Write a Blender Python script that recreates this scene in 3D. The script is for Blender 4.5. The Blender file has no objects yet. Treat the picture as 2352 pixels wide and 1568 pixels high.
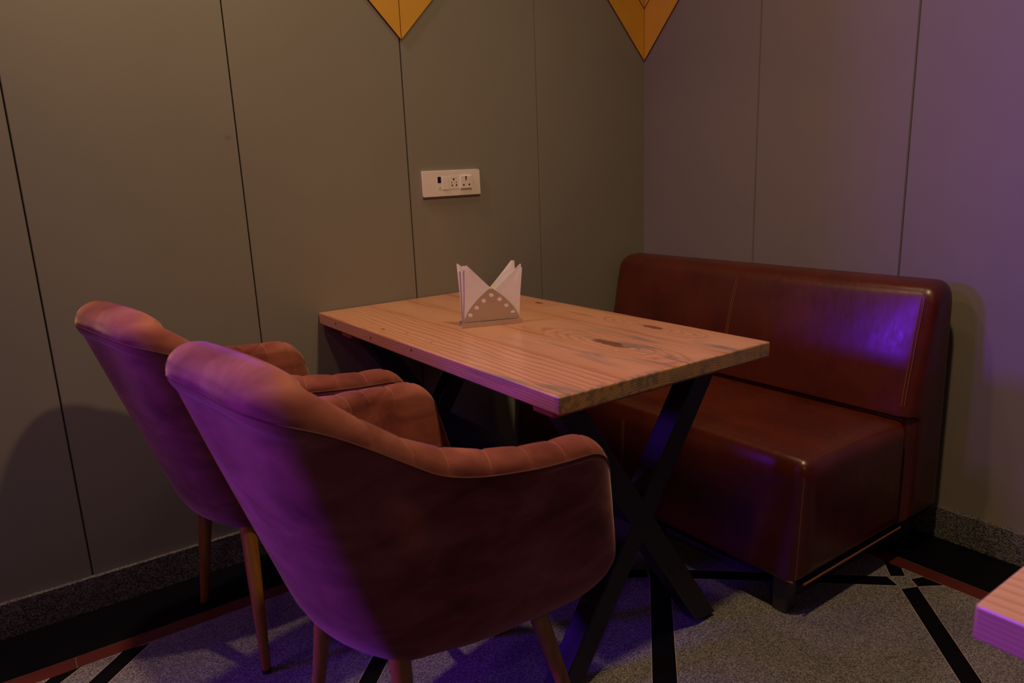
import bpy, bmesh, math, random
import numpy as np
from mathutils import Vector, Matrix

C = bpy.context.scene.collection
PI = math.pi
random.seed(4)

# ------------------------------------------------------------------ camera, world, lights
cam_d = bpy.data.cameras.new('camera'); cam = bpy.data.objects.new('camera', cam_d); C.objects.link(cam)
YAW, PITCH, ROLL, FPX = 0.6116, 0.2282, -0.0403, 1664.2
CAM = Vector((-2.2592, -2.2112, 1.1571))
fw = Vector((math.sin(YAW)*math.cos(PITCH), math.cos(YAW)*math.cos(PITCH), -math.sin(PITCH)))
rt = Vector((math.cos(YAW), -math.sin(YAW), 0)); up = rt.cross(fw)
r2 = math.cos(ROLL)*rt + math.sin(ROLL)*up; u2 = -math.sin(ROLL)*rt + math.cos(ROLL)*up
M = Matrix((r2, u2, -fw)).transposed().to_4x4(); M.translation = CAM
cam.matrix_world = M
cam_d.sensor_width = 36; cam_d.lens = 36*FPX/2352; cam_d.clip_start = 0.05
cam_d.dof.use_dof = True; cam_d.dof.focus_distance = 1.95; cam_d.dof.aperture_fstop = 6.3
bpy.context.scene.camera = cam

world = bpy.data.worlds.new('world'); bpy.context.scene.world = world; world.use_nodes = True
world.node_tree.nodes['Background'].inputs[0].default_value = (0.24, 0.16, 0.45, 1)
world.node_tree.nodes['Background'].inputs[1].default_value = 0.005

def area(name, loc, target, size, power, color, spread=180, shape='DISK', size_y=None):
    d = bpy.data.lights.new(name, 'AREA'); d.shape = shape; d.size = size
    if size_y: d.size_y = size_y
    d.energy = power; d.color = color; d.spread = math.radians(spread)
    o = bpy.data.objects.new(name, d); C.objects.link(o); o.location = loc
    o.rotation_euler = (Vector(target)-Vector(loc)).to_track_quat('-Z', 'Y').to_euler()
    return o
WARM = (1.0, 0.66, 0.36)
area('ceiling_lamp_light', (-1.22, -1.55, 2.75), (-1.22, -1.50, 0), 0.12, 16.5, WARM, 150)
area('ceiling_lamp_light', (-2.10, -0.24, 2.75), (-2.10, -0.22, 0), 0.12, 10, WARM, 120)
area('ceiling_lamp_light', (-0.92, -0.50, 2.80), (-0.92, -0.48, 0), 0.14, 2.8, WARM, 150)
area('ceiling_lamp_light', (-3.1, -3.3, 2.75), (-3.0, -3.0, 0), 0.14, 4, WARM, 160)
area('violet_strip_light', (-6.1, 0.98, 2.15), (0, -1.0, 0.8), 0.85, 125, (0.20, 0.02, 1.0), 130, 'RECTANGLE', 0.45)
area('magenta_lamp_light', (-4.2, -0.40, 2.80), (-1.2, -1.2, 0.8), 0.35, 8.5, (0.50, 0.11, 1.0), 130)

vs = bpy.context.scene.view_settings
vs.view_transform = 'Standard'; vs.look = 'None'; vs.exposure = 0.0; vs.gamma = 1.0; vs.use_curve_mapping = False

# ------------------------------------------------------------------ node helper
class G:
    def __init__(s, name):
        s.m = bpy.data.materials.new(name); s.m.use_nodes = True
        s.t = s.m.node_tree; s.n = s.t.nodes; s.b = s.n['Principled BSDF']
    def node(s, ty, **kw):
        n = s.n.new(ty)
        for k, v in kw.items(): setattr(n, k, v)
        return n
    def put(s, sock, v):
        if isinstance(v, bpy.types.NodeSocket): s.t.links.new(v, sock)
        elif isinstance(v, (tuple, list)) and sock.type == 'RGBA' and len(v) == 3: sock.default_value = (*v, 1)
        else: sock.default_value = v
    def set(s, **kw):
        for k, v in kw.items(): s.put(s.b.inputs[k.replace('_', ' ')], v)
        return s
    def math(s, op, a, b=0.0, c=0.0, clamp=False):
        n = s.node('ShaderNodeMath', operation=op, use_clamp=clamp)
        for i, v in enumerate((a, b, c)): s.put(n.inputs[i], v)
        return n.outputs[0]
    def coord(s, which='Object'): return s.node('ShaderNodeTexCoord').outputs[which]
    def xyz(s, v):
        n = s.node('ShaderNodeSeparateXYZ'); s.put(n.inputs[0], v); return n.outputs
    def vec(s, x, y, z):
        n = s.node('ShaderNodeCombineXYZ')
        for i, v in enumerate((x, y, z)): s.put(n.inputs[i], v)
        return n.outputs[0]
    def scale(s, v, sc):
        n = s.node('ShaderNodeVectorMath', operation='MULTIPLY'); s.put(n.inputs[0], v); n.inputs[1].default_value = sc; return n.outputs[0]
    def add(s, v, w):
        n = s.node('ShaderNodeVectorMath', operation='ADD'); s.put(n.inputs[0], v); s.put(n.inputs[1], w); return n.outputs[0]
    def noise(s, v, scale, detail=3, rough=0.5, dist=0.0):
        n = s.node('ShaderNodeTexNoise'); s.put(n.inputs['Vector'], v)
        n.inputs['Scale'].default_value = scale; n.inputs['Detail'].default_value = detail
        n.inputs['Roughness'].default_value = rough; n.inputs['Distortion'].default_value = dist
        return n.outputs['Fac']
    def voro(s, v, scale, out='Distance', feature='F1'):
        n = s.node('ShaderNodeTexVoronoi', feature=feature); s.put(n.inputs['Vector'], v); n.inputs['Scale'].default_value = scale
        return n.outputs[out]
    def ramp(s, f, stops, interp='LINEAR'):
        n = s.node('ShaderNodeValToRGB'); r = n.color_ramp; r.interpolation = interp
        while len(r.elements) < len(stops): r.elements.new(0.5)
        for e, (p, c) in zip(r.elements, stops):
            e.position = p; e.color = (*c, 1) if len(c) == 3 else c
        s.put(n.inputs[0], f); return n.outputs[0]
    def mix(s, f, a, b, mode='MIX'):
        n = s.node('ShaderNodeMix', data_type='RGBA', blend_type=mode)
        s.put(n.inputs[0], f); s.put(n.inputs[6], a); s.put(n.inputs[7], b); return n.outputs[2]
    def map(s, f, a, b, c=0.0, d=1.0):
        n = s.node('ShaderNodeMapRange'); n.clamp = True
        s.put(n.inputs[0], f)
        for i, v in enumerate((a, b, c, d)): n.inputs[i+1].default_value = v
        return n.outputs[0]
    def bump(s, h, strength=0.2, dist=0.002, normal=None):
        n = s.node('ShaderNodeBump'); n.inputs['Strength'].default_value = strength; n.inputs['Distance'].default_value = dist
        s.put(n.inputs['Height'], h)
        if normal: s.put(n.inputs['Normal'], normal)
        s.put(s.b.inputs['Normal'], n.outputs[0]); return n.outputs[0]

def plain(name, col, rough=0.5, metal=0.0, **kw):
    g = G(name); co = g.coord()
    g.set(Base_Color=g.mix(g.noise(co, 14, 3), tuple(c*0.93 for c in col), tuple(min(1, c*1.07) for c in col)), Roughness=rough, Metallic=metal, **kw)
    return g.m

def wall_mat(name, col, patch=False):
    g = G(name); co = g.coord()
    f = g.noise(co, 1.3, 4, 0.6)
    base = g.mix(g.map(f, 0.3, 0.7), tuple(c*0.94 for c in col), tuple(c*1.05 for c in col))
    if patch:   # filler rubbed over the paint below the socket board
        x, y, z = g.xyz(co)
        wob = g.math('MULTIPLY', g.math('SUBTRACT', g.noise(co, 26, 3), 0.5), 0.05)
        dx = g.math('DIVIDE', g.math('ADD', x, 1.005), 0.026); dz = g.math('DIVIDE', g.math('SUBTRACT', z, 1.0), 0.062)
        d = g.math('SQRT', g.math('ADD', g.math('MULTIPLY', dx, dx), g.math('MULTIPLY', dz, dz)))
        d = g.math('ADD', d, g.math('MULTIPLY', wob, 14))
        k = g.map(d, 0.75, 1.25, 0.30, 0)
        base = g.mix(k, base, (0.33, 0.28, 0.22))
        sx = g.math('DIVIDE', g.math('ADD', x, 1.667), 0.008); sz = g.math('DIVIDE', g.math('SUBTRACT', z, 1.287), 0.006)
        e = g.math('SQRT', g.math('ADD', g.math('MULTIPLY', sx, sx), g.math('MULTIPLY', sz, sz)))
        base = g.mix(g.map(e, 0.6, 1.5, 0.35, 0), base, (0.10, 0.09, 0.08))
    g.set(Base_Color=base, Roughness=0.55, Specular_IOR_Level=0.35)
    g.bump(g.noise(co, 160, 2), 0.06, 0.001)
    return g.m

def stone_mat(name, lo, mid, hi, scale=420, rough=0.45):
    g = G(name); co = g.coord()
    v = g.voro(co, scale, 'Color')
    n1 = g.noise(co, scale*0.45, 4, 0.7)
    sp = g.math('ADD', g.math('MULTIPLY', g.xyz(v)[0], 0.5), g.math('MULTIPLY', n1, 0.5))
    c = g.ramp(sp, [(0.28, lo), (0.50, mid), (0.74, hi)])
    c = g.mix(g.map(g.noise(co, 3.2, 3), 0.35, 0.65, 0, 0.22), c, lo)
    g.set(Base_Color=c, Roughness=rough)
    g.bump(sp, 0.08, 0.0006)
    return g.m

def velvet_mat():
    g = G('dusty_rose_velvet'); co = g.coord()
    a = g.noise(g.scale(co, (1, 1, 2.2)), 7, 3, 0.55, 0.6)
    b = g.noise(co, 2.4, 2, 0.5, 0.8)
    f = g.math('ADD', g.math('MULTIPLY', a, 0.55), g.math('MULTIPLY', b, 0.45))
    c = g.ramp(f, [(0.36, (0.11, 0.022, 0.017)), (0.50, (0.225, 0.066, 0.045)), (0.64, (0.35, 0.125, 0.085))])
    g.set(Base_Color=c, Roughness=0.85, Specular_IOR_Level=0.2, Sheen_Weight=0.5, Sheen_Roughness=0.35, Sheen_Tint=(1.0, 0.66, 0.58, 1))
    g.bump(g.noise(co, 900, 2), 0.12, 0.0006)
    return g.m

def leather_mat():
    g = G('chestnut_leather'); co = g.coord()
    f = g.noise(co, 5, 4, 0.6)
    c = g.ramp(f, [(0.35, (0.065, 0.010, 0.004)), (0.65, (0.10, 0.018, 0.006))])
    w = g.noise(g.scale(co, (1, 1, 0.35)), 60, 4, 0.65)
    g.set(Base_Color=c, Roughness=g.map(w, 0.3, 0.7, 0.25, 0.36), Specular_IOR_Level=0.55)
    n1 = g.bump(g.voro(co, 850, 'Distance'), 0.10, 0.0004)
    g.bump(g.noise(g.scale(co, (1, 1, 0.5)), 9, 3, 0.6), 0.35, 0.004, n1)
    return g.m

def pine_mat(name, cols, stain, knots=(), pins=(), boards=None, ox=0.0):
    """solid pine, long grain along y: rings around an axis that differs per glued board"""
    g = G(name); co = g.coord(); x, y, z = g.xyz(co)
    bd = boards or [(-9, 0.055, -0.10, 1.0), (-0.155, -0.075, 0.075, 1.0), (0.0, 0.085, -0.085, 1.0), (0.165, 0.235, 0.11, 1.0)]
    cx = bd[0][1]; cz = bd[0][2]
    for (x0, bx, bz, _) in bd[1:]:
        st = g.math('GREATER_THAN', x, x0)
        cx = g.math('ADD', g.math('MULTIPLY', st, bx), g.math('MULTIPLY', g.math('SUBTRACT', 1.0, st), cx))
        cz = g.math('ADD', g.math('MULTIPLY', st, bz), g.math('MULTIPLY', g.math('SUBTRACT', 1.0, st), cz))
    n1 = g.noise(g.scale(co, (3.0, 0.9, 3.0)), 1.6, 2, 0.5)
    n2 = g.noise(g.scale(co, (9, 1.2, 9)), 4.0, 2, 0.5)
    r = None
    dx = g.math('SUBTRACT', x, cx); dz = g.math('SUBTRACT', z, cz)
    # the pith wanders along the plank, which opens the cathedral figure
    dx = g.math('ADD', dx, g.math('MULTIPLY', g.math('SUBTRACT', n1, 0.5), 0.085))
    rad = g.math('SQRT', g.math('ADD', g.math('MULTIPLY', dx, dx), g.math('MULTIPLY', dz, dz)))
    rad = g.math('ADD', rad, g.math('MULTIPLY', g.math('SUBTRACT', n2, 0.5), 0.0045))
    kn = 0.0
    for (kx, ky, a, b) in knots:
        ex = g.math('DIVIDE', g.math('SUBTRACT', x, kx), a); ey = g.math('DIVIDE', g.math('SUBTRACT', y, ky), b)
        d = g.math('SQRT', g.math('ADD', g.math('MULTIPLY', ex, ex), g.math('MULTIPLY', ey, ey)))
        d = g.math('ADD', d, g.math('MULTIPLY', g.math('SUBTRACT', g.noise(co, 38, 4, 0.6), 0.5), 1.4))
        rad = g.math('ADD', rad, g.map(d, 0.3, 4.5, 0.030, 0.0))
        kn = g.math('MAXIMUM', kn, g.map(d, 0.75, 1.15, 1.0, 0.0))
    ring = g.math('FRACT', g.math('MULTIPLY', rad, 175.0))
    late = g.ramp(ring, [(0.0, (0, 0, 0)), (0.55, (0.25, 0.25, 0.25)), (0.86, (1, 1, 1)), (0.97, (0.15, 0.15, 0.15)), (1.0, (0, 0, 0))])
    hy_ = 0.6032
    endg = g.math('GREATER_THAN', g.math('ABSOLUTE', y), hy_)
    fibre = g.noise(g.scale(co, (260, 7, 260)), 1.0, 3, 0.6)
    tone = g.noise(g.scale(co, (2.2, 0.6, 2.2)), 2.0, 2)
    c = g.mix(g.map(tone, 0.35, 0.65), cols[0], cols[1])
    c = g.mix(g.math('MULTIPLY', late, 0.75), c, cols[2])
    c = g.mix(g.math('MULTIPLY', g.map(fibre, 0.4, 0.75), 0.18), c, cols[2])
    c = g.mix(g.math('MULTIPLY', endg, 0.75), c, g.mix(late, (0.58, 0.38, 0.07), (0.30, 0.17, 0.03)))  # end grain tone, yellowed further to paint in the warm light on the ends
    if stain:
        s1 = g.noise(g.scale(co, (15, 1.6, 15)), 1.9, 4, 0.62, 0.4)
        s1 = g.map(s1, 0.54, 0.66)
        zone = g.map(y, stain[0], stain[1])
        s2 = g.map(g.noise(g.scale(co, (30, 9, 30)), 1.6, 3, 0.6, 0.3), 0.46, 0.58)
        endz = g.math('MULTIPLY', g.map(y, -0.585, -0.60), g.map(x, 0.02, -0.06, 0.45, 1.0))
        big = g.map(g.noise(g.scale(co, (5, 1.5, 5)), 1.3, 2), 0.34, 0.50)
        c = g.mix(g.math('MULTIPLY', g.math('MULTIPLY', g.math('MULTIPLY', s1, zone), big), 0.78), c, (0.15, 0.14, 0.125))
        c = g.mix(g.math('MULTIPLY', g.math('MULTIPLY', s2, endz), 0.6), c, (0.12, 0.115, 0.10))
    if knots:
        c = g.mix(g.math('MULTIPLY', kn, 0.9), c, (0.15, 0.05, 0.012))
    pk = 0.0
    for (px_, py_, pz_, rr) in pins:
        d = g.node('ShaderNodeVectorMath', operation='DISTANCE'); g.put(d.inputs[0], g.scale(co, (1, 0.75, 1))); d.inputs[1].default_value = (px_, py_*0.75, pz_)
        dd = g.math('ADD', d.outputs['Value'], g.math('MULTIPLY', g.math('SUBTRACT', g.noise(co, 300, 2), 0.5), rr*0.8))
        pk = g.math('MAXIMUM', pk, g.map(dd, rr*0.7, rr*1.1, 1.0, 0.0))
    if pins: c = g.mix(pk, c, (0.07, 0.018, 0.010))
    g.set(Base_Color=c, Roughness=g.map(late, 0, 1, 0.24, 0.32), Specular_IOR_Level=0.5)
    g.bump(late, 0.05, 0.0004)
    return g.m

MAT = {}
MAT['wallA'] = wall_mat('grey_taupe_wall_paint', (0.255, 0.247, 0.196), True)
MAT['wallB'] = wall_mat('grey_taupe_wall_paint_dimmed', (0.245, 0.222, 0.180))  # same paint as the left wall, with its dimmer light worked into the colour
MAT['groove'] = plain('dark_panel_joint', (0.03, 0.028, 0.025), 0.9)
MAT['ochre'] = plain('ochre_panel_paint', (0.70, 0.38, 0.035), 0.5)
MAT['ochre_edge'] = plain('ochre_panel_edge', (0.20, 0.09, 0.02), 0.6)
MAT['terrazzo'] = stone_mat('speckled_grey_stone_floor', (0.055, 0.054, 0.055), (0.165, 0.160, 0.158), (0.34, 0.335, 0.33), 420, 0.5)
MAT['granite'] = stone_mat('dark_speckled_granite', (0.035, 0.035, 0.035), (0.11, 0.11, 0.105), (0.30, 0.29, 0.27), 330, 0.35)
MAT['black_tile'] = plain('black_stone_inlay', (0.002, 0.002, 0.004), 0.5, Specular_IOR_Level=0.12)
MAT['red_tile'] = plain('dark_red_stone_strip', (0.10, 0.014, 0.011), 0.45)
MAT['grout'] = plain('pale_grout', (0.42, 0.37, 0.30), 0.8)
MAT['velvet'] = velvet_mat()
MAT['thread'] = plain('gold_brown_thread', (0.42, 0.17, 0.09), 0.7)
MAT['welt'] = plain('dark_rose_welt', (0.13, 0.04, 0.025), 0.9)
MAT['leather'] = leather_mat()
MAT['leather_seam'] = plain('leather_seam_piping', (0.22, 0.075, 0.030), 0.35)
MAT['wood_leg'] = None
g = G('amber_wood_leg'); co = g.coord()
g.set(Base_Color=g.mix(g.map(g.noise(g.scale(co, (60, 60, 3)), 1.5, 3), 0.35, 0.65), (0.27, 0.115, 0.010), (0.37, 0.17, 0.016)), Roughness=0.42); MAT['wood_leg'] = g.m
MAT['rubber'] = plain('black_rubber_foot', (0.01, 0.01, 0.012), 0.6)
MAT['steel_black'] = plain('black_painted_steel', (0.012, 0.012, 0.016), 0.45, Specular_IOR_Level=0.4)
MAT['inox'] = plain('brushed_steel_sheet', (0.66, 0.56, 0.42), 0.42, 0.55)
MAT['plastic'] = plain('warm_white_plastic', (0.88, 0.84, 0.77), 0.32)
MAT['navy'] = plain('dark_navy_window', (0.004, 0.006, 0.05), 0.25)
MAT['hole'] = plain('black_pin_hole', (0.006, 0.004, 0.004), 0.8)
MAT['mark'] = plain('grey_print', (0.45, 0.38, 0.32), 0.5)
MAT['sofa_foot'] = plain('grey_metal_foot', (0.06, 0.055, 0.055), 0.45, 0.3)
g = G('white_paper_napkin'); co = g.coord()
g.set(Base_Color=(0.93, 0.90, 0.86, 1), Roughness=0.9, Specular_IOR_Level=0.1)
g.bump(g.math('ADD', g.noise(co, 45, 3, 0.6), g.math('MULTIPLY', g.noise(co, 700, 2), 0.1)), 0.5, 0.002); MAT['paper'] = g.m
PINE = ((0.52, 0.265, 0.140), (0.57, 0.315, 0.175), (0.33, 0.120, 0.045))
# ------------------------------------------------------------------ mesh helpers
def tagp(o, label=None, cat=None, group=None, kind=None):
    for k, v in (('label', label), ('category', cat), ('group', group), ('kind', kind)):
        if v: o[k] = v
    return o
def empty(name, loc=(0, 0, 0), rz=0.0):
    o = bpy.data.objects.new(name, None); C.objects.link(o); o.location = loc; o.rotation_euler = (0, 0, rz)
    o.empty_display_size = 0.1; return o
def obj(name, bm, mats, parent=None, smooth=True, bevel=None, seg=2, auto=35):
    bmesh.ops.recalc_face_normals(bm, faces=bm.faces)
    me = bpy.data.meshes.new(name); bm.to_mesh(me); bm.free()
    for m in (mats if isinstance(mats, (list, tuple)) else [mats]): me.materials.append(m)
    o = bpy.data.objects.new(name, me); C.objects.link(o)
    if parent: o.parent = parent
    if smooth:
        for p_ in me.polygons: p_.use_smooth = True
        me.set_sharp_from_angle(angle=math.radians(auto))
    if bevel:
        b = o.modifiers.new('bevel', 'BEVEL'); b.width = bevel; b.segments = seg; b.limit_method = 'ANGLE'; b.angle_limit = math.radians(40)
    return o
def box(bm, x0, x1, y0, y1, z0, z1, mat=0):
    v = [bm.verts.new((x, y, z)) for z in (z0, z1) for x, y in ((x0, y0), (x1, y0), (x1, y1), (x0, y1))]
    fs = [(0, 3, 2, 1), (4, 5, 6, 7), (0, 1, 5, 4), (1, 2, 6, 5), (2, 3, 7, 6), (3, 0, 4, 7)]
    for f in fs:
        k = bm.faces.new([v[i] for i in f]); k.material_index = mat
def prism(bm, pts, z0, z1, mat=0):
    a = [bm.verts.new((x, y, z0)) for x, y in pts]; b = [bm.verts.new((x, y, z1)) for x, y in pts]; n = len(pts)
    bm.faces.new(a[::-1]).material_index = mat; bm.faces.new(b).material_index = mat
    for i in range(n): bm.faces.new((a[i], a[(i+1) % n], b[(i+1) % n], b[i])).material_index = mat
def poly(bm, pts, z, mat=0):
    f = bm.faces.new([bm.verts.new((x, y, z)) for x, y in pts]); f.material_index = mat
    if f.normal.z < 0: f.normal_flip()
def tube(bm, pts, r, n=8, cap=True):
    pts = [Vector(p_) for p_ in pts]; rings = []
    rs = r if isinstance(r, (list, tuple)) else [r]*len(pts)
    prev = None
    for i, p_ in enumerate(pts):
        t = (pts[min(i+1, len(pts)-1)]-pts[max(i-1, 0)]).normalized()
        if prev is None:
            a = Vector((0, 0, 1)) if abs(t.z) < 0.9 else Vector((1, 0, 0)); a = (a-t*a.dot(t)).normalized()
        else: a = (prev-t*prev.dot(t)).normalized()
        prev = a; b = t.cross(a)
        rings.append([bm.verts.new(p_+(a*math.cos(2*PI*k/n)+b*math.sin(2*PI*k/n))*rs[i]) for k in range(n)])
    for i in range(len(rings)-1):
        for k in range(n): bm.faces.new((rings[i][k], rings[i][(k+1) % n], rings[i+1][(k+1) % n], rings[i+1][k]))
    if cap: bm.faces.new(rings[0][::-1]); bm.faces.new(rings[-1])
def grid(bm, P, closed_u=False, flip=False):
    V = [[bm.verts.new(tuple(q)) for q in row] for row in P]
    nu, nv = len(V), len(V[0])
    for i in range(nu if closed_u else nu-1):
        for j in range(nv-1):
            a, b, c, d = V[i][j], V[(i+1) % nu][j], V[(i+1) % nu][j+1], V[i][j+1]
            bm.faces.new((a, b, c, d))
    return V

# ------------------------------------------------------------------ room shell
SP = 0.5445
def wall(name, horizontal, length_, seams, mat, far):
    bm = bmesh.new(); H = 2.95; g_ = 0.0012; t = 0.018
    edges = sorted(set([0.0]+seams+[far]))
    for a, b in zip(edges[:-1], edges[1:]):
        a2 = a+(g_ if a > 0 else 0); b2 = b-g_
        e = 0.0022  # eased panel edges
        pr = [(a2, 0.004), (a2+(e if a > 0 else 0), 0.0), (b2-e, 0.0), (b2, 0.004), (b2, t), (a2, t)]
        if horizontal: pts = [(-s, d) for s, d in pr]
        else: pts = [(d, -s) for s, d in pr]
        prism(bm, pts, 0.0, H, 0)
    if horizontal: box(bm, -far, 0.03, t-0.001, 0.12, 0, H, 1)
    else: box(bm, t-0.001, 0.12, -far, 0.018, 0, H, 1)
    o = obj(name, bm, [mat, MAT['groove']], smooth=False)
    return tagp(o, kind='structure')
wall('wall_left', True, 3, [0.5534, 1.0996, 1.6417, 2.184, 2.73, 3.275], MAT['wallA'], 3.60)
wall('wall_right', False, 4, [0.55, 1.0843, 1.625, 2.165, 2.705, 3.245], MAT['wallB'], 3.8)

# floor with inlaid strips
bm = bmesh.new()
box(bm, -6.0, 0.12, -4.6, 0.12, -0.06, 0.0, 0)
Zg, Zs = 0.0003, 0.0006
def strip(pts, mat, grow=0.0018):
    c = sum((Vector(q) for q in pts), Vector((0, 0)))/len(pts)
    n = len(pts); out = []
    P = [Vector(q) for q in pts]
    area2 = sum(P[i].x*P[(i+1) % n].y-P[(i+1) % n].x*P[i].y for i in range(n))
    s = 1 if area2 > 0 else -1
    for i in range(n):
        e1 = (P[i]-P[i-1]).normalized(); e2 = (P[(i+1) % n]-P[i]).normalized()
        n1 = Vector((e1.y, -e1.x))*s; n2 = Vector((e2.y, -e2.x))*s
        m_ = (n1+n2)/(1+n1.dot(n2)); out.append(P[i]+m_*grow)
    poly(bm, [tuple(q) for q in out], Zg, 3); poly(bm, pts, Zs, mat)
BK, RD = 0.2222, 0.2747
# black border and red strip along both walls
strip([(-5.9, -0.0155), (-0.0155, -0.0155), (-BK+0.0, -BK), (-5.9, -BK)], 1)
strip([(-0.0155, -0.0155), (-BK, -BK), (-BK, -4.5), (-0.0155, -4.5)], 1)
def redrun(along_x):
    L = 5.9 if along_x else 4.5; s0 = 0.30 if along_x else 0.30; first = True
    edges = [BK, 0.9, 1.66, 2.262, 3.0, 3.7, L] if along_x else [BK, 0.85, 1.6, 2.3, 3.1, 3.8, L]
    for a, b in zip(edges[:-1], edges[1:]):
        a1 = a+0.0008; b1 = b-0.0008; a2 = (RD if first else a1)
        q = [(-a1, -BK-0.0015), (-a2, -RD), (-b1, -RD), (-b1, -BK-0.0015)]
        if not along_x: q = [(y, x) for x, y in q]
        strip(q, 2, 0.0012); first = False
redrun(True); redrun(False)
def diag(x0, y0, x1, y1, w, cut0=0.0, cut1=0.0, mat=1):
    a = Vector((x0, y0)); b = Vector((x1, y1)); d = (b-a).normalized(); n = Vector((-d.y, d.x))*w/2
    strip([tuple(a+n-d*cut0), tuple(a-n+d*cut0), tuple(b-n+d*cut1), tuple(b+n-d*cut1)], mat)
diag(-1.62, -0.105-0.18, -0.84-0.02, -0.858-0.0, 0.046, -0.02)            # long strip running under the table
diag(-0.852, -0.862, -0.362, -1.318, 0.046, 0, 0.006)
diag(-0.275, -0.33, -2.05, -2.085, 0.056)                                # between chair and table leg
diag(-0.360, -1.364, -1.55, -2.555, 0.047, 0.008)                          # strip at the right of the picture
strip([(-0.2765, -1.247), (-0.2765, -1.300), (-0.310, -1.327), (-0.341, -1.302)], 1)
strip([(-0.313, -1.345), (-0.277, -1.36), (-0.277, -1.415), (-0.336, -1.375)], 1)
diag(-2.128, -0.2765, -3.6, -1.68, 0.048, 0.02)
diag(-0.275-0.93, -0.2765, -3.2, -2.262, 0.043, 0.0215)
strip([(-2.255, -0.2765), (-2.32, -0.2765), (-2.42, -0.36), (-2.38, -0.372)], 1)
tagp(obj('floor', bm, [MAT['terrazzo'], MAT['black_tile'], MAT['red_tile'], MAT['grout']], smooth=False), kind='structure')

# skirting
bm = bmesh.new(); box(bm, -3.60, -0.0005, -0.0155, -0.0002, 0.0008, 0.100)
tagp(obj('baseboard_left', bm, MAT['granite'], smooth=False, bevel=0.001), kind='structure')
bm = bmesh.new(); box(bm, -0.0125, -0.0002, -1.214, -0.0157, 0.0008, 0.0985); box(bm, -0.019, -0.0002, -3.75, -1.2145, 0.0008, 0.100)
tagp(obj('baseboard_right', bm, MAT['granite'], smooth=False, bevel=0.001), kind='structure')

# ochre diamonds on the wall
def diamond(name, label, cx, zb, hw, hh, halves):
    """halves: list of (axis, sign); each half is one raised board, folded round the corner if needed"""
    root = empty(name, (0, 0, 0)); tagp(root, label, 'wall panel', None)
    for axis, sg in halves:
        bm = bmesh.new(); t0, t1 = 0.0004, 0.0065
        A = [(0.0014*sg, zb+0.0014*hh/hw), (hw*sg, zb+hh), (0.0014*sg, zb+2*hh)]
        def P3(s, z, d): return (cx+s, -d, z) if axis == 'x' else (-d, s, z)
        a = [bm.verts.new(P3(s, z, t0)) for s, z in A]; b = [bm.verts.new(P3(s, z, t1)) for s, z in A]
        bm.faces.new(a); bm.faces.new(b[::-1])
        for i in range(3): bm.faces.new((a[i], a[(i+1) % 3], b[(i+1) % 3], b[i])).material_index = 1 if i < 2 else 0
        obj('half_panel', bm, [MAT['ochre'], MAT['ochre_edge']], root, smooth=False)
    return root
diamond('diamond_panel', 'ochre diamond wall panel with a centre joint, left one, above the socket board', -1.0965, 1.585, 0.27, 0.285, [('x', -1), ('x', 1)])
dr = diamond('diamond_panel', 'ochre diamond wall panel folded round the room corner, above the brown sofa', -0.0066, 1.578, 0.30, 0.325, [('x', -1)])
def inner_v(root, axis, sg):
    bm = bmesh.new(); d = 0.0075; zb = 1.768; hw, hh = 0.14, 0.15; w = 0.0022
    def P3(s, z, dd): return (-0.0066+s, -dd, z) if axis == 'x' else (-dd, -0.0066+s, z)
    A = [(0, zb), (hw*sg, zb+hh), (0, zb+2*hh), (0, zb+2*hh-w*2), ((hw-w*2)*sg, zb+hh), (0, zb+w*2)]
    a = [bm.verts.new(P3(s, z, 0.0060)) for s, z in A]; b = [bm.verts.new(P3(s, z, d)) for s, z in A]
    for i in range(6):
        j = (i+1) % 6
        bm.faces.new((a[i], a[j], b[j], b[i]))
    for q in ((0, 1, 4, 5), (1, 2, 3, 4)):
        bm.faces.new([a[i] for i in q]); bm.faces.new([b[i] for i in q])
    obj('inlay_line', bm, MAT['groove'], root, smooth=False)
# right half lies on the other wall
bm = bmesh.new(); zb, hw, hh = 1.578, 0.30, 0.325
def Pn(s, z, d): return (-d, s-0.0066, z)
A = [(-0.0004, zb+0.0004), (-hw+0.02, zb+hh-0.02), (-hw+0.02, zb+hh+0.02), (-0.0004, zb+2*hh)]
a = [bm.verts.new(Pn(s, z, 0.0004)) for s, z in A]; b = [bm.verts.new(Pn(s, z, 0.0065)) for s, z in A]
bm.faces.new(a); bm.faces.new(b[::-1])
for i in range(4): bm.faces.new((a[i], a[(i+1) % 4], b[(i+1) % 4], b[i])).material_index = 1 if i < 3 else 0
obj('half_panel', bm, [MAT['ochre'], MAT['ochre_edge']], dr, smooth=False)
inner_v(dr, 'x', -1); inner_v(dr, 'y', -1)

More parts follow.
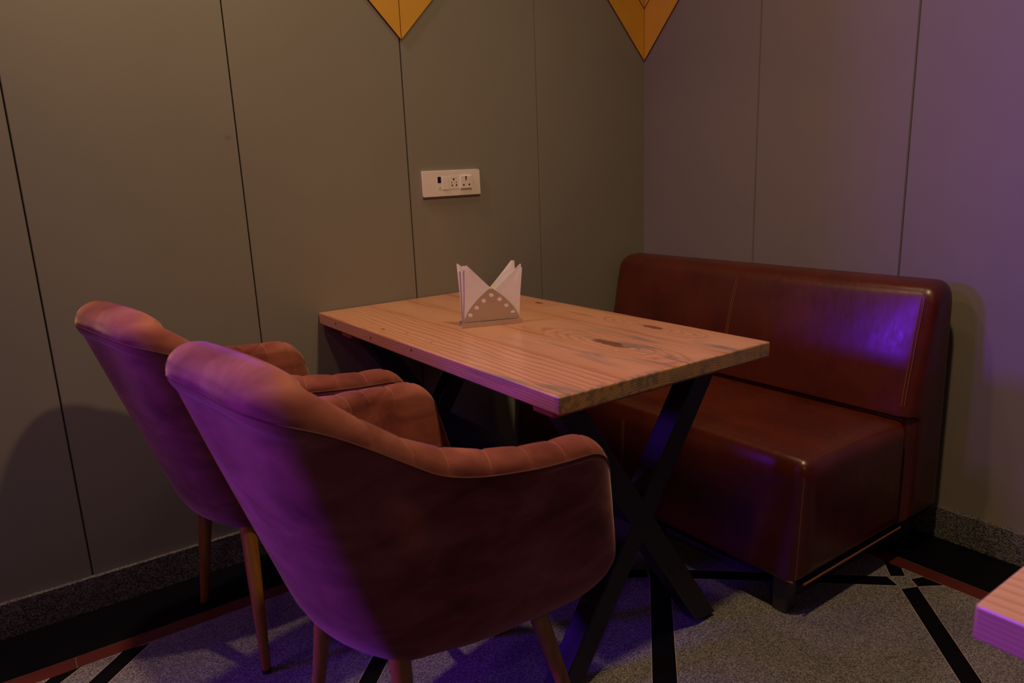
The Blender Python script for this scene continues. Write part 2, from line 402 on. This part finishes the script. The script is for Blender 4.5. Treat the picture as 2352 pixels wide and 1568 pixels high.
# ------------------------------------------------------------------ socket board on the left wall
sb = empty('switch_board', (-1.0545, 0.0, 1.1745), 0)
sb.rotation_euler = (0, math.radians(-0.3), 0)
tagp(sb, 'white plastic switch and socket board on the left wall above the table', 'power outlet')
W_, H_ = 0.2295, 0.0865
bm = bmesh.new()
def rpoly(x0, x1, z0, z1, rads, n=6):
    pts = []
    for (cx, cz, r, a0) in ((x1, z1, rads[0], 0), (x0, z1, rads[1], 90), (x0, z0, rads[2], 180), (x1, z0, rads[3], 270)):
        sx = -1 if cx == x1 else 1; sz = -1 if cz == z1 else 1
        for k in range(n+1):
            a = math.radians(a0+90*k/n); pts.append((cx+sx*r+r*math.cos(a), cz+sz*r+r*math.sin(a)))
    return pts
def face_prism(bm, pts, y0, y1):
    a = [bm.verts.new((x, y0, z)) for x, z in pts]; b = [bm.verts.new((x, y1, z)) for x, z in pts]; n = len(pts)
    bm.faces.new(a); bm.faces.new(b[::-1])
    for i in range(n): bm.faces.new((a[i], a[(i+1) % n], b[(i+1) % n], b[i]))
face_prism(bm, rpoly(0, W_, -H_, 0, (0.008, 0.001, 0.003, 0.001)), -0.0005, -0.009)
obj('cover_plate', bm, MAT['plastic'], sb, bevel=0.0025, seg=3)
U = 0.0001265; Vv = 0.0001045
def ux(p_): return (p_-235)*U
def vz(p_): return -(p_-145)*Vv
bm = bmesh.new(); face_prism(bm, rpoly(ux(655), ux(825), vz(765), vz(340), (0.0006,)*4), -0.0085, -0.0095); obj('blank_module', bm, MAT['plastic'], sb, bevel=0.0003)
bm = bmesh.new(); face_prism(bm, rpoly(ux(688), ux(792), vz(540), vz(343), (0.0006,)*4), -0.009, -0.0100); tagp(obj('indicator_window', bm, MAT['navy'], sb, bevel=0.0002), 'small dark blue window')
bm = bmesh.new()
face_prism(bm, rpoly(ux(735), ux(758), vz(712), vz(660), (0.0006,)*4), -0.0093, -0.0097); face_prism(bm, rpoly(ux(728), ux(774), vz(734), vz(706), (0.0006,)*4), -0.0093, -0.0097)
obj('printed_mark', bm, MAT['mark'], sb)
bm = bmesh.new()   # rocker, slightly tilted
a0 = [(ux(836), -0.0088, vz(350)), (ux(1024), -0.0088, vz(350)), (ux(1024), -0.0088, vz(765)), (ux(836), -0.0088, vz(765))]
b0 = [(x, -0.0100 if k < 2 else -0.0112, z) for k, (x, y, z) in enumerate(a0)]
va = [bm.verts.new(q) for q in a0]; vb = [bm.verts.new(q) for q in b0]; bm.faces.new(va); bm.faces.new(vb[::-1])
for i in range(4): bm.faces.new((va[i], va[(i+1) % 4], vb[(i+1) % 4], vb[i]))
obj('rocker_switch', bm, MAT['plastic'], sb, bevel=0.0005)
def disc(bm, cx, cz, r, y, n=14, sx=1.0):
    bm.faces.new([bm.verts.new((cx+r*sx*math.cos(2*PI*k/n), y, cz+r*math.sin(2*PI*k/n))) for k in range(n)])
bm = bmesh.new(); face_prism(bm, rpoly(ux(1048), ux(1345), vz(755), vz(340), (0.0006,)*4), -0.0085, -0.0100)
s5 = obj('five_pin_socket', bm, MAT['plastic'], sb, bevel=0.0004)
bm = bmesh.new()
for cx, cz, r in ((1190, 442, 0.0035), (1124, 548, 0.0021), (1270, 545, 0.0021), (1130, 634, 0.0028), (1275, 630, 0.0028)):
    disc(bm, ux(cx), vz(cz), r, -0.01015)
for x0, x1 in ((1112, 1156), (1244, 1288)):
    t_ = [(x0, 640), (x1, 640), ((x1 if x0 < 1200 else x0), 678)]
    bm.faces.new([bm.verts.new((ux(x), -0.01018, vz(z))) for x, z in t_])
obj('pin_holes', bm, MAT['hole'], s5, smooth=False)
bm = bmesh.new(); face_prism(bm, rpoly(ux(1395), ux(1752), vz(752), vz(345), (0.001,)*4), -0.0085, -0.0150)
s3 = obj('three_pin_socket', bm, MAT['plastic'], sb, bevel=0.0008)
bm = bmesh.new()
for cx, cz, r, sx in ((1563, 393, 0.0037, 1.0), (1563, 462, 0.0032, 0.9), (1480, 640, 0.0034, 1), (1662, 635, 0.0034, 1)):
    disc(bm, ux(cx), vz(cz), r, -0.01515-0.00003*(cz == 462), sx=sx)
obj('pin_holes', bm, MAT['hole'], s3, smooth=False)

# ------------------------------------------------------------------ tables
TX0, TX1, TY0, TY1, TH, TT = -1.4567, -0.8208, -1.2114, -0.004, 0.75, 0.0365
def table(loc, label, top_mat, batten_mat):
    """local origin: floor under the centre of the top"""
    root = empty('dining_table', loc); tagp(root, label, 'table', 'pine dining tables')
    hx = (TX1-TX0)/2; hy = (TY1-TY0)/2
    bm = bmesh.new(); box(bm, -hx, hx, -hy, hy, TH-TT, TH)
    top = obj('tabletop', bm, top_mat, root, bevel=0.0035, seg=3)
    for yy in (-hy+0.067, hy-0.18):
        bm = bmesh.new(); box(bm, -hx+0.012, hx-0.012, yy-0.034, yy+0.034, TH-TT-0.017, TH-TT-0.0004)
        obj('batten', bm, batten_mat, root, bevel=0.004)
    for yy in (-hy+0.125, hy-0.135):
        fr = empty('leg_frame', (0, 0, 0)); fr.parent = root
        for s in (-1, 1):
            zb, zt = 0.012, TH-TT-(0.018 if True else 0)
            xb, xt = -0.232*s, 0.222*s
            d = Vector((xt-xb, 0, zt-zb)).normalized(); hw = 0.030
            nx = hw/abs(d.z)
            bm = bmesh.new(); dep = 0.028 if s > 0 else 0.0278
            vs_ = []
            for (x, z) in ((xb, zb), (xt, zt)):
                vs_.append([bm.verts.new((x+sx*nx, yy+sy*dep, z)) for sx, sy in ((-1, -1), (1, -1), (1, 1), (-1, 1))])
            bm.faces.new(vs_[0][::-1]); bm.faces.new(vs_[1])
            for k in range(4): bm.faces.new((vs_[0][k], vs_[0][(k+1) % 4], vs_[1][(k+1) % 4], vs_[1][k]))
            bar = obj('leg', bm, MAT['steel_black'], fr, bevel=0.003, seg=2)
            bm = bmesh.new(); tube(bm, [(xb, yy, 0.0006), (xb, yy, 0.013)], [0.017, 0.017], 16)
            obj('levelling_foot', bm, MAT['rubber'], bar)
    y0, y1 = -hy+0.125+0.028, hy-0.135-0.028
    zc = 0.012+(TH-TT-0.018-0.012)*0.232/(0.232+0.222)
    bm = bmesh.new(); box(bm, -0.028, 0.028, y0, y1, zc-0.028, zc+0.028)
    obj('stretcher', bm, MAT['steel_black'], root, bevel=0.003)
    return root
tc = ((TX0+TX1)/2, (TY0+TY1)/2)
def tl(x, y): return (x-tc[0], y-tc[1])
hxx = (TX1-TX0)/2
k1 = tl(-1.096, -0.958); k2 = tl(-0.893, -0.905); k3 = tl(-0.873, -0.392); k4 = tl(-1.42, -0.396)
pins = [(-hxx, -0.14-tc[1], 0.733, 0.0042), (-hxx, -0.389-tc[1], 0.730, 0.0042), (-hxx, -0.628-tc[1], 0.737, 0.0036),
        (k4[0]+0.02, k4[1]-0.1, 0.75, 0.0030), (-1.405-tc[0], -0.64-tc[1], 0.75, 0.0028)]
MAT['pine_main'] = pine_mat('pine_tabletop', PINE, (-0.05, -0.42), [(k1[0], k1[1], 0.016, 0.058), (k2[0], k2[1], 0.012, 0.045), (k3[0], k3[1], 0.010, 0.020), (k4[0], k4[1], 0.005, 0.012)], pins)
MAT['pine_second'] = pine_mat('pine_second_tabletop', ((0.62, 0.36, 0.20), (0.70, 0.44, 0.26), (0.45, 0.21, 0.09)), None)
MAT['batten'] = plain('reddish_batten_wood', (0.30, 0.10, 0.04), 0.6)
table((tc[0], tc[1], 0), 'pine table with knots and grey streaks on black crossed steel legs, between chairs and sofa', MAT['pine_main'], MAT['batten'])
table((-1.571+hxx, -1.963-(TY1-TY0)/2, 0), 'plain pale pine table corner at the bottom right edge of the picture', MAT['pine_second'], MAT['batten'])

# ------------------------------------------------------------------ napkin holder and napkins
HA = math.radians(-20.36); HM = (-1.178, -0.580)
hd = Vector((math.cos(HA), math.sin(HA), 0)); hn = Vector((-math.sin(HA), math.cos(HA), 0))   # hn points away from the camera
hold = empty('napkin_holder', (HM[0], HM[1], 0.7503), HA)
tagp(hold, 'low brushed steel napkin holder with round punched holes standing on the pine table', 'napkin holder')
DEP = 0.034
bm = bmesh.new()   # folded tray: base with two upright flanges
t = 0.0012; hw = 0.086
box(bm, -hw, hw, -0.003, DEP+0.003, 0, t); box(bm, -hw, hw, -0.003, t-0.003, t, 0.0135); box(bm, -hw, hw, DEP+0.003-t, DEP+0.003, t, 0.0135)
obj('tray', bm, MAT['inox'], hold, smooth=False)
def dome_outline():
    half = [(0.079, 0.014), (0.077, 0.0225), (0.066, 0.043), (0.050, 0.063), (0.033, 0.080), (0.016, 0.0935), (0.007, 0.1005), (0.003, 0.1022)]
    fine = []
    for i in range(len(half)-1):
        p0, p1, p2, p3 = [Vector(half[max(0, min(len(half)-1, i+k))]) for k in (-1, 0, 1, 2)]
        for s in range(5):
            tt = s/5; fine.append(0.5*(2*p1+(p2-p0)*tt+(2*p0-5*p1+4*p2-p3)*tt*tt+(3*p1-p0-3*p2+p3)*tt**3))
    fine.append(Vector(half[-1]))
    return [(v.x, v.y) for v in fine]+[(-v.x, v.y) for v in reversed(fine)]
def plate(name, y):
    cu = bpy.data.curves.new(name, 'CURVE'); cu.dimensions = '2D'; cu.fill_mode = 'BOTH'; cu.extrude = 0.0006; cu.bevel_depth = 0.0
    def sp(pts):
        s = cu.splines.new('POLY'); s.points.add(len(pts)-1); s.use_cyclic_u = True
        for q, (x, z) in zip(s.points, pts): q.co = (x, z, 0, 1)
    sp(dome_outline())
    for cx, cz in ((-0.0598, 0.0352), (-0.0412, 0.0541), (-0.0207, 0.0716), (0.0013, 0.0861), (0.024, 0.0727), (0.0426, 0.0542), (0.0609, 0.0343)):
        r = 0.0071; sp([(cx+r*math.cos(2*PI*k/20), cz+r*math.sin(2*PI*k/20)) for k in range(20)])
    tmp = bpy.data.objects.new('tmp', cu); C.objects.link(tmp)
    dg = bpy.context.evaluated_depsgraph_get(); me = bpy.data.meshes.new_from_object(tmp.evaluated_get(dg))
    bpy.data.objects.remove(tmp); bpy.data.curves.remove(cu)
    me.transform(Matrix.Rotation(PI/2, 4, 'X')); me.transform(Matrix.Translation((0, y, 0)))
    me.materials.clear(); me.materials.append(MAT['inox'])
    o = bpy.data.objects.new(name, me); C.objects.link(o); o.parent = hold; return o
plate('punched_plate', 0.0042); plate('punched_plate', DEP-0.0042)

def napkin(outline, y0, y1, lean, label, group, seed):
    """a folded paper napkin: a few soft plies with a slightly wavy outline"""
    rnd = random.Random(seed); bm = bmesh.new()
    n = 9; o_ = empty_loc = None
    # resample the outline quad (bl, tl, tr, br) as a grid
    bl, tlp, trp, br = [Vector(q) for q in outline]
    plies = 3; th = (y1-y0)/plies
    ph = rnd.uniform(0, 6)
    for k in range(plies):
        ins = 0.0012*rnd.random()+0.0006*k
        F, B = [], []
        for i in range(n+1):
            rf, rb = [], []
            for j in range(n+1):
                a = i/n; b = j/n
                q = (bl*(1-a)+br*a)*(1-b)+(tlp*(1-a)+trp*a)*b
                c_ = (bl+br+tlp+trp)/4; q = q+(c_-q).normalized()*ins*(1.5 if (i in (0, n) or j in (0, n)) else 1)
                wav = 0.0004*math.sin(ph+7*a+3*b)*b+0.0003*math.sin(ph*2+11*b)*b
                edge = 0.35+0.65*math.sqrt(max(0, min(1, 4*min(a, 1-a)*2, 8*min(b, 1-b))))
                ym = y0+th*(k+0.5)+wav+lean*b*b
                rf.append((q.x, ym-th*0.47*edge, q.y)); rb.append((q.x, ym+th*0.47*edge, q.y))
            F.append(rf); B.append(rb)
        VF = grid(bm, F); VB = grid(bm, B)
        rim = [(i, 0) for i in range(n)]+[(n, j) for j in range(n)]+[(n-i, n) for i in range(n)]+[(0, n-j) for j in range(n)]
        for q in range(len(rim)):
            (i, j), (i2, j2) = rim[q], rim[(q+1) % len(rim)]
            bm.faces.new((VF[i][j], VF[i2][j2], VB[i2][j2], VB[i][j]))
    o = obj('paper_napkin', bm, MAT['paper'], None, auto=60)
    o.location = (HM[0], HM[1], 0.7503); o.rotation_euler = (0, 0, HA)
    tagp(o, label, 'napkin', group)
    return o
NG = 'folded white napkins in the steel holder'
# outline: bottom-outer, peak outer, peak inner, bottom-inner (x along the holder, height)
napkin([(-0.079, 0.003), (-0.0700, 0.1690), (-0.0640, 0.1715), (0.0755, 0.030)], 0.0052, 0.0086, 0.0, 'white folded napkin with its peak left, frontmost of the left-leaning ones in the holder', NG, 1)
napkin([(-0.080, 0.003), (-0.0795, 0.1665), (-0.0690, 0.1690), (0.0640, 0.046)], 0.0120, 0.0150, 0.002, 'white folded napkin with its peak left, middle of the left-leaning ones in the holder', NG, 2)
napkin([(-0.081, 0.003), (-0.0875, 0.1735), (-0.0840, 0.1755), (0.0600, 0.036)], 0.0195, 0.0225, 0.004, 'white folded napkin with the outermost left peak, at the back of the holder', NG, 3)
napkin([(0.0790, 0.003), (0.0880, 0.1560), (0.0955, 0.1560), (-0.0650, 0.020)][0:1]+[(0.0900, 0.1620), (0.0870, 0.1640), (-0.0640, 0.030)], 0.0089, 0.0118, 0.0, 'white folded napkin with its peak right, frontmost of the right-leaning ones in the holder', NG, 4)
napkin([(0.0800, 0.003), (0.0955, 0.1530), (0.0900, 0.1545), (-0.0600, 0.026)], 0.0152, 0.0188, 0.002, 'white folded napkin with the outermost right peak, middle of the right-leaning ones', NG, 5)
napkin([(0.0790, 0.003), (0.0770, 0.1730), (0.0680, 0.1735), (-0.0630, 0.036)], 0.0228, 0.0258, 0.004, 'white folded napkin with the tallest right peak, at the back of the holder', NG, 6)

# ------------------------------------------------------------------ velvet tub chairs
Q = dict(rx=[-0.302, -0.284, -0.0885, 0.074, 0.290], ry=[0.184, 0.204, 0.255, 0.266], rz=[0.8645, 0.8467, 0.708, 0.6695, 0.650],
         bx=[-0.208, -0.161, -0.062, 0.045, 0.318], by=[0.159, 0.207, 0.229, 0.264], bz=0.384, bs=-0.0357, bu=0.004, rc=0.091)
RR = 0.036
def spl(kn, a, odd=False):
    k = list(kn); n = len(k)-1
    e = np.array([(-k[1] if odd else k[1])]+k+[2*k[-1]-k[-2]])
    s = a*n; i = np.minimum(s.astype(int), n-1); t = s-i
    p0, p1, p2, p3 = e[i], e[i+1], e[i+2], e[i+3]
    return .5*(2*p1+(p2-p0)*t+(2*p0-5*p1+4*p2-p3)*t*t+(3*p1-p0-3*p2+p3)*t**3)
def frame(na):
    """arc-length-even stations over the whole rim, right front end to left front end"""
    a = np.linspace(0, 1, 400)
    x = spl(Q['rx'], a); y = spl([0]+Q['ry'], a, True)
    L = np.concatenate([[0], np.cumsum(np.hypot(np.diff(x), np.diff(y)))]); T = L[-1]
    s = np.linspace(-T, T, na)
    # denser at the two ends where the arm rounds off
    aa = np.interp(np.abs(s), L, a)
    rx = spl(Q['rx'], aa); ry = spl([0]+Q['ry'], aa, True); rz = spl(Q['rz'], aa)
    bx = spl(Q['bx'], aa); by = spl([0]+Q['by'], aa, True); bz = Q['bz']+Q['bs']*aa
    t = np.clip(1-(T-np.abs(s))/Q['rc'], 0, 1); k = 1-np.sqrt(1-t*t*.9995)
    rz = rz-Q['rc']*k*.9; bz = bz+Q['rc']*.55*k; wb = np.clip(1-aa*1.15, 0, 1); wb = wb*wb*(3-2*wb); th = RR*(1+0.34*wb)*np.sqrt(1-t*t*.985)
    dx = np.gradient(rx, s+0*s); d1 = np.gradient(rx*1.0, np.abs(s)+1e-9)
    sg = np.where(s >= 0, 1, -1)
    X = rx; Y = ry*sg
    tx = np.gradient(X); ty = np.gradient(Y); nn = np.hypot(tx, ty); nx = -ty/nn; ny = tx/nn
    sh = RR*0.34*wb*0.6; X = X-nx*sh; Y = Y-ny*sh; rz = rz-sh
    return dict(aa=aa, se=SEAM-math.radians(20)*wb, s0=-math.radians(6)-math.radians(42)*wb, s=s, T=T, rx=X, ry=Y, rz=rz, bx=bx, by=by*sg, bz=bz, th=th, nx=nx, ny=ny, t=t)
SEAM = math.radians(12)
def chair_meshes():
    F = frame(321); n = len(F['s']); out = {}
    # outer shell: base edge up to the seam on the outside of the roll, plus a turned-under lip
    rows = []
    for i in range(n):
        nx, ny, th = F['nx'][i], F['ny'][i], F['th'][i]
        B = np.array([F['bx'][i], F['by'][i], F['bz'][i]]); R = np.array([F['rx'][i], F['ry'][i], F['rz'][i]]); N = np.array([nx, ny, 0])
        row = []
        ctr = B-N*0.05+np.array([0, 0, -0.004])
        for v in (0, .33, .66): row.append(ctr*(1-v)+B*v+np.array([0, 0, -0.016*math.sin(PI*0.5*(v))]) )
        se = F['se'][i]; s0 = min(F['s0'][i], se-0.02); O = R+N*th*math.cos(s0)+np.array([0, 0, th*math.sin(s0)])
        for v in np.linspace(0.0, 1, 16):
            p_ = B*(1-v)+O*v+N*(Q['bu']*math.sin(PI*v))
            if v < 0.12: p_ = p_-N*0.010*(1-v/0.12)**2+np.array([0, 0, -0.006*(1-v/0.12)])
            row.append(p_)
        for ph in np.linspace(s0, se, 8)[1:]: row.append(R+N*th*math.cos(ph)+np.array([0, 0, th*math.sin(ph)]))
        rows.append(row)
    bm = bmesh.new(); V = grid(bm, rows); out['shell'] = bm
    # lining: seam, over the roll, down the inside; vertical channels
    rows = []; NCH = 22; T = F['T']; pitch = 2*T/NCH
    for i in range(n):
        nx, ny, th = F['nx'][i], F['ny'][i], F['th'][i]
        R = np.array([F['rx'][i], F['ry'][i], F['rz'][i]]); N = np.array([nx, ny, 0])
        B = np.array([F['bx'][i], F['by'][i], F['bz'][i]])
        kk = (F['s'][i]+T)/pitch; fr = abs(kk-round(kk))*pitch
        gr = math.exp(-(fr/0.0042)**2); pil = 0.35*(1-math.cos(2*PI*kk))/2
        endk = math.sqrt(max(0, 1-F['t'][i]**2)); gr *= endk
        row = []
        se = F['se'][i]; amp = 0.08+0.92*min(1, max(0, (F['aa'][i]-0.12)/0.35))
        gr *= amp; pil *= amp
        for ph in np.linspace(se, PI, 17):
            w = min(1, (ph-se)/0.35)
            dsp = (-0.0030*gr+0.0030*pil*endk)*w
            row.append(R+N*(th+dsp)*math.cos(ph)+np.array([0, 0, (th+dsp)*math.sin(ph)]))
        I0 = R-N*th; depth = B-N*(0.035+0.03*endk); I1 = np.array([depth[0], depth[1], max(B[2]+0.03, 0.43)])
        if I1[2] > I0[2]-0.02: I1[2] = I0[2]-0.02
        for v in np.linspace(0, 1, 14)[1:]:
            dsp = (-0.0030*gr+0.0030*pil*endk)
            p_ = I0*(1-v)+I1*v-N*dsp-N*0.012*math.sin(PI*v)*endk
            row.append(p_)
        rows.append(row)
    bm = bmesh.new(); grid(bm, rows); out['lining'] = bm
    # welt along the seam
    pts = []
    for i in range(0, n, 2):
        nx, ny, th = F['nx'][i], F['ny'][i], F['th'][i]; k_ = th+0.0002
        pts.append((F['rx'][i]+nx*k_*math.cos(F['se'][i]), F['ry'][i]+ny*k_*math.cos(F['se'][i]), F['rz'][i]+k_*math.sin(F['se'][i])))
    bm = bmesh.new(); tube(bm, pts, 0.0017, 6); out['welt'] = bm
    # stitch threads in the channels over the roll
    out['thread'] = []
    for c in range(1, NCH):
        i = int(round(c*(n-1)/NCH)); th = F['th'][i]
        if F['t'][i] > 0.9 or F['aa'][i] < 0.3: continue
        N = np.array([F['nx'][i], F['ny'][i], 0]); R = np.array([F['rx'][i], F['ry'][i], F['rz'][i]])
        q = [R+N*(th-0.0026)*math.cos(ph)+np.array([0, 0, (th-0.0026)*math.sin(ph)]) for ph in np.linspace(SEAM+0.25, PI, 12)]
        bm = bmesh.new(); tube(bm, [tuple(k) for k in q], 0.0006, 4); out['thread'].append(bm)
    # underside and cushion outlines from the base curve
    idx = list(range(0, n, 8))
    base = [(F['bx'][i]-F['nx'][i]*0.030, F['by'][i]-F['ny'][i]*0.030) for i in idx]
    bm = bmesh.new(); prism(bm, [(min(x, 0.315), y) for x, y in base], 0.352, 0.424); out['seat_base'] = bm
    cush = [(F['bx'][i]-F['nx'][i]*0.066, F['by'][i]-F['ny'][i]*0.066) for i in idx]
    cush = [(min(x, 0.32), y) for x, y in cush]
    # domed cushion: rings shrinking to the centre
    cx_, cy_ = 0.06, 0.0; rows = []
    prof = [(1.0, 0.424), (1.02, 0.44), (1.02, 0.462), (0.985, 0.480), (0.93, 0.488), (0.8, 0.493), (0.5, 0.499), (0.2, 0.502), (0.02, 0.503)]
    for k, z in prof: rows.append([(cx_+(x-cx_)*k, cy_+(y-cy_)*k, z) for x, y in cush]+[(cx_+(cush[0][0]-cx_)*k, cy_+(cush[0][1]-cy_)*k, z)])
    bm = bmesh.new(); grid(bm, rows); bmesh.ops.remove_doubles(bm, verts=bm.verts, dist=0.0001)
    bmesh.ops.holes_fill(bm, edges=[e for e in bm.edges if e.is_boundary], sides=400); out['cushion'] = bm
    return out
LEGS = [((-0.112, 0.130, 0.372), (-0.135, 0.200)), ((-0.128, -0.150, 0.372), (-0.153, -0.208)),
        ((0.150, 0.185, 0.372), (0.245, 0.232)), ((0.150, -0.185, 0.372), (0.245, -0.232))]
def make_chair():
    root = empty('tub_chair')
    m = chair_meshes()
    sh = obj('outer_shell', m['shell'], MAT['velvet'], root, auto=60)
    li = obj('channelled_lining', m['lining'], MAT['velvet'], root, auto=70)
    for tb in m['thread']: obj('stitching', tb, MAT['thread'], li)
    obj('welt', m['welt'], MAT['welt'], root)
    obj('seat_base', m['seat_base'], MAT['velvet'], root, bevel=0.006)
    obj('seat_cushion', m['cushion'], MAT['velvet'], root, auto=60)
    for top, foot in LEGS:
        bm = bmesh.new(); a = Vector(top); b = Vector((foot[0], foot[1], 0.008))
        tube(bm, [a, a*0.7+b*0.3, b], [0.0195, 0.0175, 0.0105], 18)
        l = obj('leg', bm, MAT['wood_leg'], root)
        bm = bmesh.new(); tube(bm, [b+Vector((0, 0, -0.0074)), b+Vector((0, 0, 0.002))], [0.0105, 0.0118], 14)
        obj('foot_cap', bm, MAT['rubber'], l)
    return root
def copy_tree(o, parent=None):
    c = o.copy(); C.objects.link(c)
    if parent: c.parent = parent
    for ch in list(o.children): copy_tree(ch, c)
    return c
chair = make_chair()
chair.location = (-1.7016, -1.0284, 0.0008); chair.rotation_euler = (0, 0, 0.1331)
tagp(chair, 'dusty rose velvet tub chair nearest the camera, tapered wooden legs, at the table', 'chair', 'velvet tub chairs at the table')
ch2 = copy_tree(chair)
ch2.location = (-1.7725, -0.3591, 0.0008); ch2.rotation_euler = (0, 0, 0.1664)
tagp(ch2, 'dusty rose velvet tub chair behind the nearer one, close to the left wall', 'chair', 'velvet tub chairs at the table')

# ------------------------------------------------------------------ leather sofa
sofa = empty('sofa', (-0.40, -0.64, 0)); SO = Vector((-0.40, -0.64, 0))
tagp(sofa, 'two-seat chestnut brown leather sofa without arms against the right wall', 'sofa')
def rounded(pts, n=7):
    """pts: (x, z, radius) corners, anticlockwise or clockwise -> smooth outline"""
    out = []; m = len(pts)
    for i in range(m):
        p0 = Vector(pts[i-1][:2]); p1 = Vector(pts[i][:2]); p2 = Vector(pts[(i+1) % m][:2]); r = pts[i][2]
        d0 = (p0-p1).normalized(); d1 = (p2-p1).normalized()
        if r <= 0: out.append(p1); continue
        ang = d0.angle(d1); L = r/math.tan(ang/2); a = p1+d0*L; b = p1+d1*L
        for k in range(n+1):
            t = k/n; out.append(a*(1-t)**2+p1*2*t*(1-t)+b*t*t)
    # resample long edges
    res = []
    for i in range(len(out)):
        a, b = out[i], out[(i+1) % len(out)]; k = max(1, int((b-a).length/0.03))
        for s in range(k): res.append(a+(b-a)*s/k)
    return res
def loft(name, prof, y0, y1, r, mat, parent, crown=None):
    n = len(prof); P = [Vector(p_) for p_ in prof]
    ar = sum(P[i].x*P[(i+1) % n].y-P[(i+1) % n].x*P[i].y for i in range(n)); s = 1 if ar > 0 else -1
    N = []
    for i in range(n):
        t = (P[(i+1) % n]-P[i-1]).normalized(); N.append(Vector((t.y, -t.x))*s)
    st = []
    for k in range(7):
        t = math.sin(PI/2*k/6); st.append((y0+r*(1-math.cos(PI/2*k/6)), r*(1-t)))
    ne = 26
    for k in range(1, ne): st.append((y0+r+(y1-y0-2*r)*k/ne, 0))
    for k in range(6, -1, -1):
        t = math.sin(PI/2*k/6); st.append((y1-r*(1-math.cos(PI/2*k/6)), r*(1-t)))
    cen = Vector(((min(p_.x for p_ in P)+max(p_.x for p_ in P))/2, (min(p_.y for p_ in P)+max(p_.y for p_ in P))/2)); hxy = (cen.x-min(p_.x for p_ in P), cen.y-min(p_.y for p_ in P))
    st = [(y0, r+0.012)]+st+[(y1, r+0.012)]
    bm = bmesh.new(); rows = []
    for y, ins in st:
        row = []
        for i in range(n):
            q = Vector((cen.x+(P[i].x-cen.x)*(1-ins/hxy[0]), cen.y+(P[i].y-cen.y)*(1-ins/hxy[1])))
            if crown:
                u_ = (y-y0)/(y1-y0); q = q+crown(P[i], u_)
            row.append((q.x-SO.x, y-SO.y, q.y))
        rows.append(row+[row[0]])
    V = grid(bm, rows); bmesh.ops.remove_doubles(bm, verts=bm.verts, dist=0.00001)
    bmesh.ops.holes_fill(bm, edges=[e for e in bm.edges if e.is_boundary], sides=1000)
    return obj(name, bm, mat, parent, auto=50)
YL, YR = -0.022, -1.284
def seat_crown(p_, u_):
    w = 1-(2*u_-1)**4
    if p_.y > 0.40: return Vector((0, 0.008*w*max(0, math.sin(PI*min(1, max(0, (p_.x+0.74)/0.5))))))
    if p_.x < -0.70: return Vector((-0.006*w, 0))
    return Vector((0, 0))
seat = loft('seat', rounded([(-0.738, 0.105, 0.006), (-0.722, 0.436, 0.045), (-0.235, 0.424, 0.010), (-0.235, 0.105, 0.006)]), YR+0.012, YL-0.002, 0.042, MAT['leather'], sofa, seat_crown)
def back_crown(p_, u_):
    w = 1-abs(2*u_-1)**5
    if p_.x < -0.15 and 0.43 < p_.y < 0.80:
        return Vector((-0.016*w*math.sin(PI*(p_.y-0.43)/0.37), 0))
    return Vector((0, 0))
bprof = rounded([(-0.2335, 0.105, 0.004), (-0.2335, 0.432, 0.002), (-0.2490, 0.440, 0.006), (-0.170, 0.808, 0.055), (-0.055, 0.822, 0.050), (-0.036, 0.105, 0.004)])
back = loft('backrest', bprof, YR, YL, 0.046, MAT['leather'], sofa, back_crown)
# seams: double lines in the middle and near the open end
def seam_line(pts, parent, name='seam', r=0.0014):
    bm = bmesh.new(); tube(bm, [(x-SO.x, y-SO.y, z) for x, y, z in pts], r, 6); obj(name, bm, MAT['leather_seam'], parent)
def back_face(y, z):
    """front surface of the backrest at height z"""
    u_ = (y-YR)/(YL-YR)
    x = -0.245+(z-0.46)/(0.805-0.46)*(0.073); w = 1-abs(2*u_-1)**5
    return x-0.016*w*max(0, math.sin(PI*(z-0.43)/0.37))
for dy in (-0.0045, 0.0045):
    for yc in (-0.627, YR+0.036):
        y = yc+dy*(1 if yc < -1 else 0.8)
        pts = [(back_face(y, z)-0.0004+(0.0012 if yc < -1 else 0), y, z) for z in np.linspace(0.47, 0.775, 16)]
        seam_line(pts, back)
for dy in (-0.0035, 0.0035):
    y = -0.627+dy
    seam_line([(-0.7385-0.0055+0.016*(z-0.105)/0.331, y, z) for z in np.linspace(0.12, 0.385, 8)], seat)
# vertical seam on the front corner, top edge seam of the open side, base piping
seam_line([(-0.7335+0.016*(z-0.105)/0.331, YR+0.030, z) for z in np.linspace(0.115, 0.39, 8)], seat, r=0.0016)
seam_line([(-0.735, y, 0.105) for y in np.linspace(YR+0.036, YL-0.02, 12)], seat, 'base_piping', 0.0035)
seam_line([(x, YR+0.0145, 0.105) for x in np.linspace(-0.72, -0.24, 8)], seat, 'base_piping', 0.0030)
for fx, fy in ((-0.705, -1.205), (-0.705, -0.075), (-0.10, -1.205), (-0.10, -0.075)):
    bm = bmesh.new(); x, y = fx-SO.x, fy-SO.y; box(bm, x-0.021, x+0.021, y-0.021, y+0.021, 0.0008, 0.106)
    obj('foot', bm, MAT['sofa_foot'], sofa, bevel=0.002)
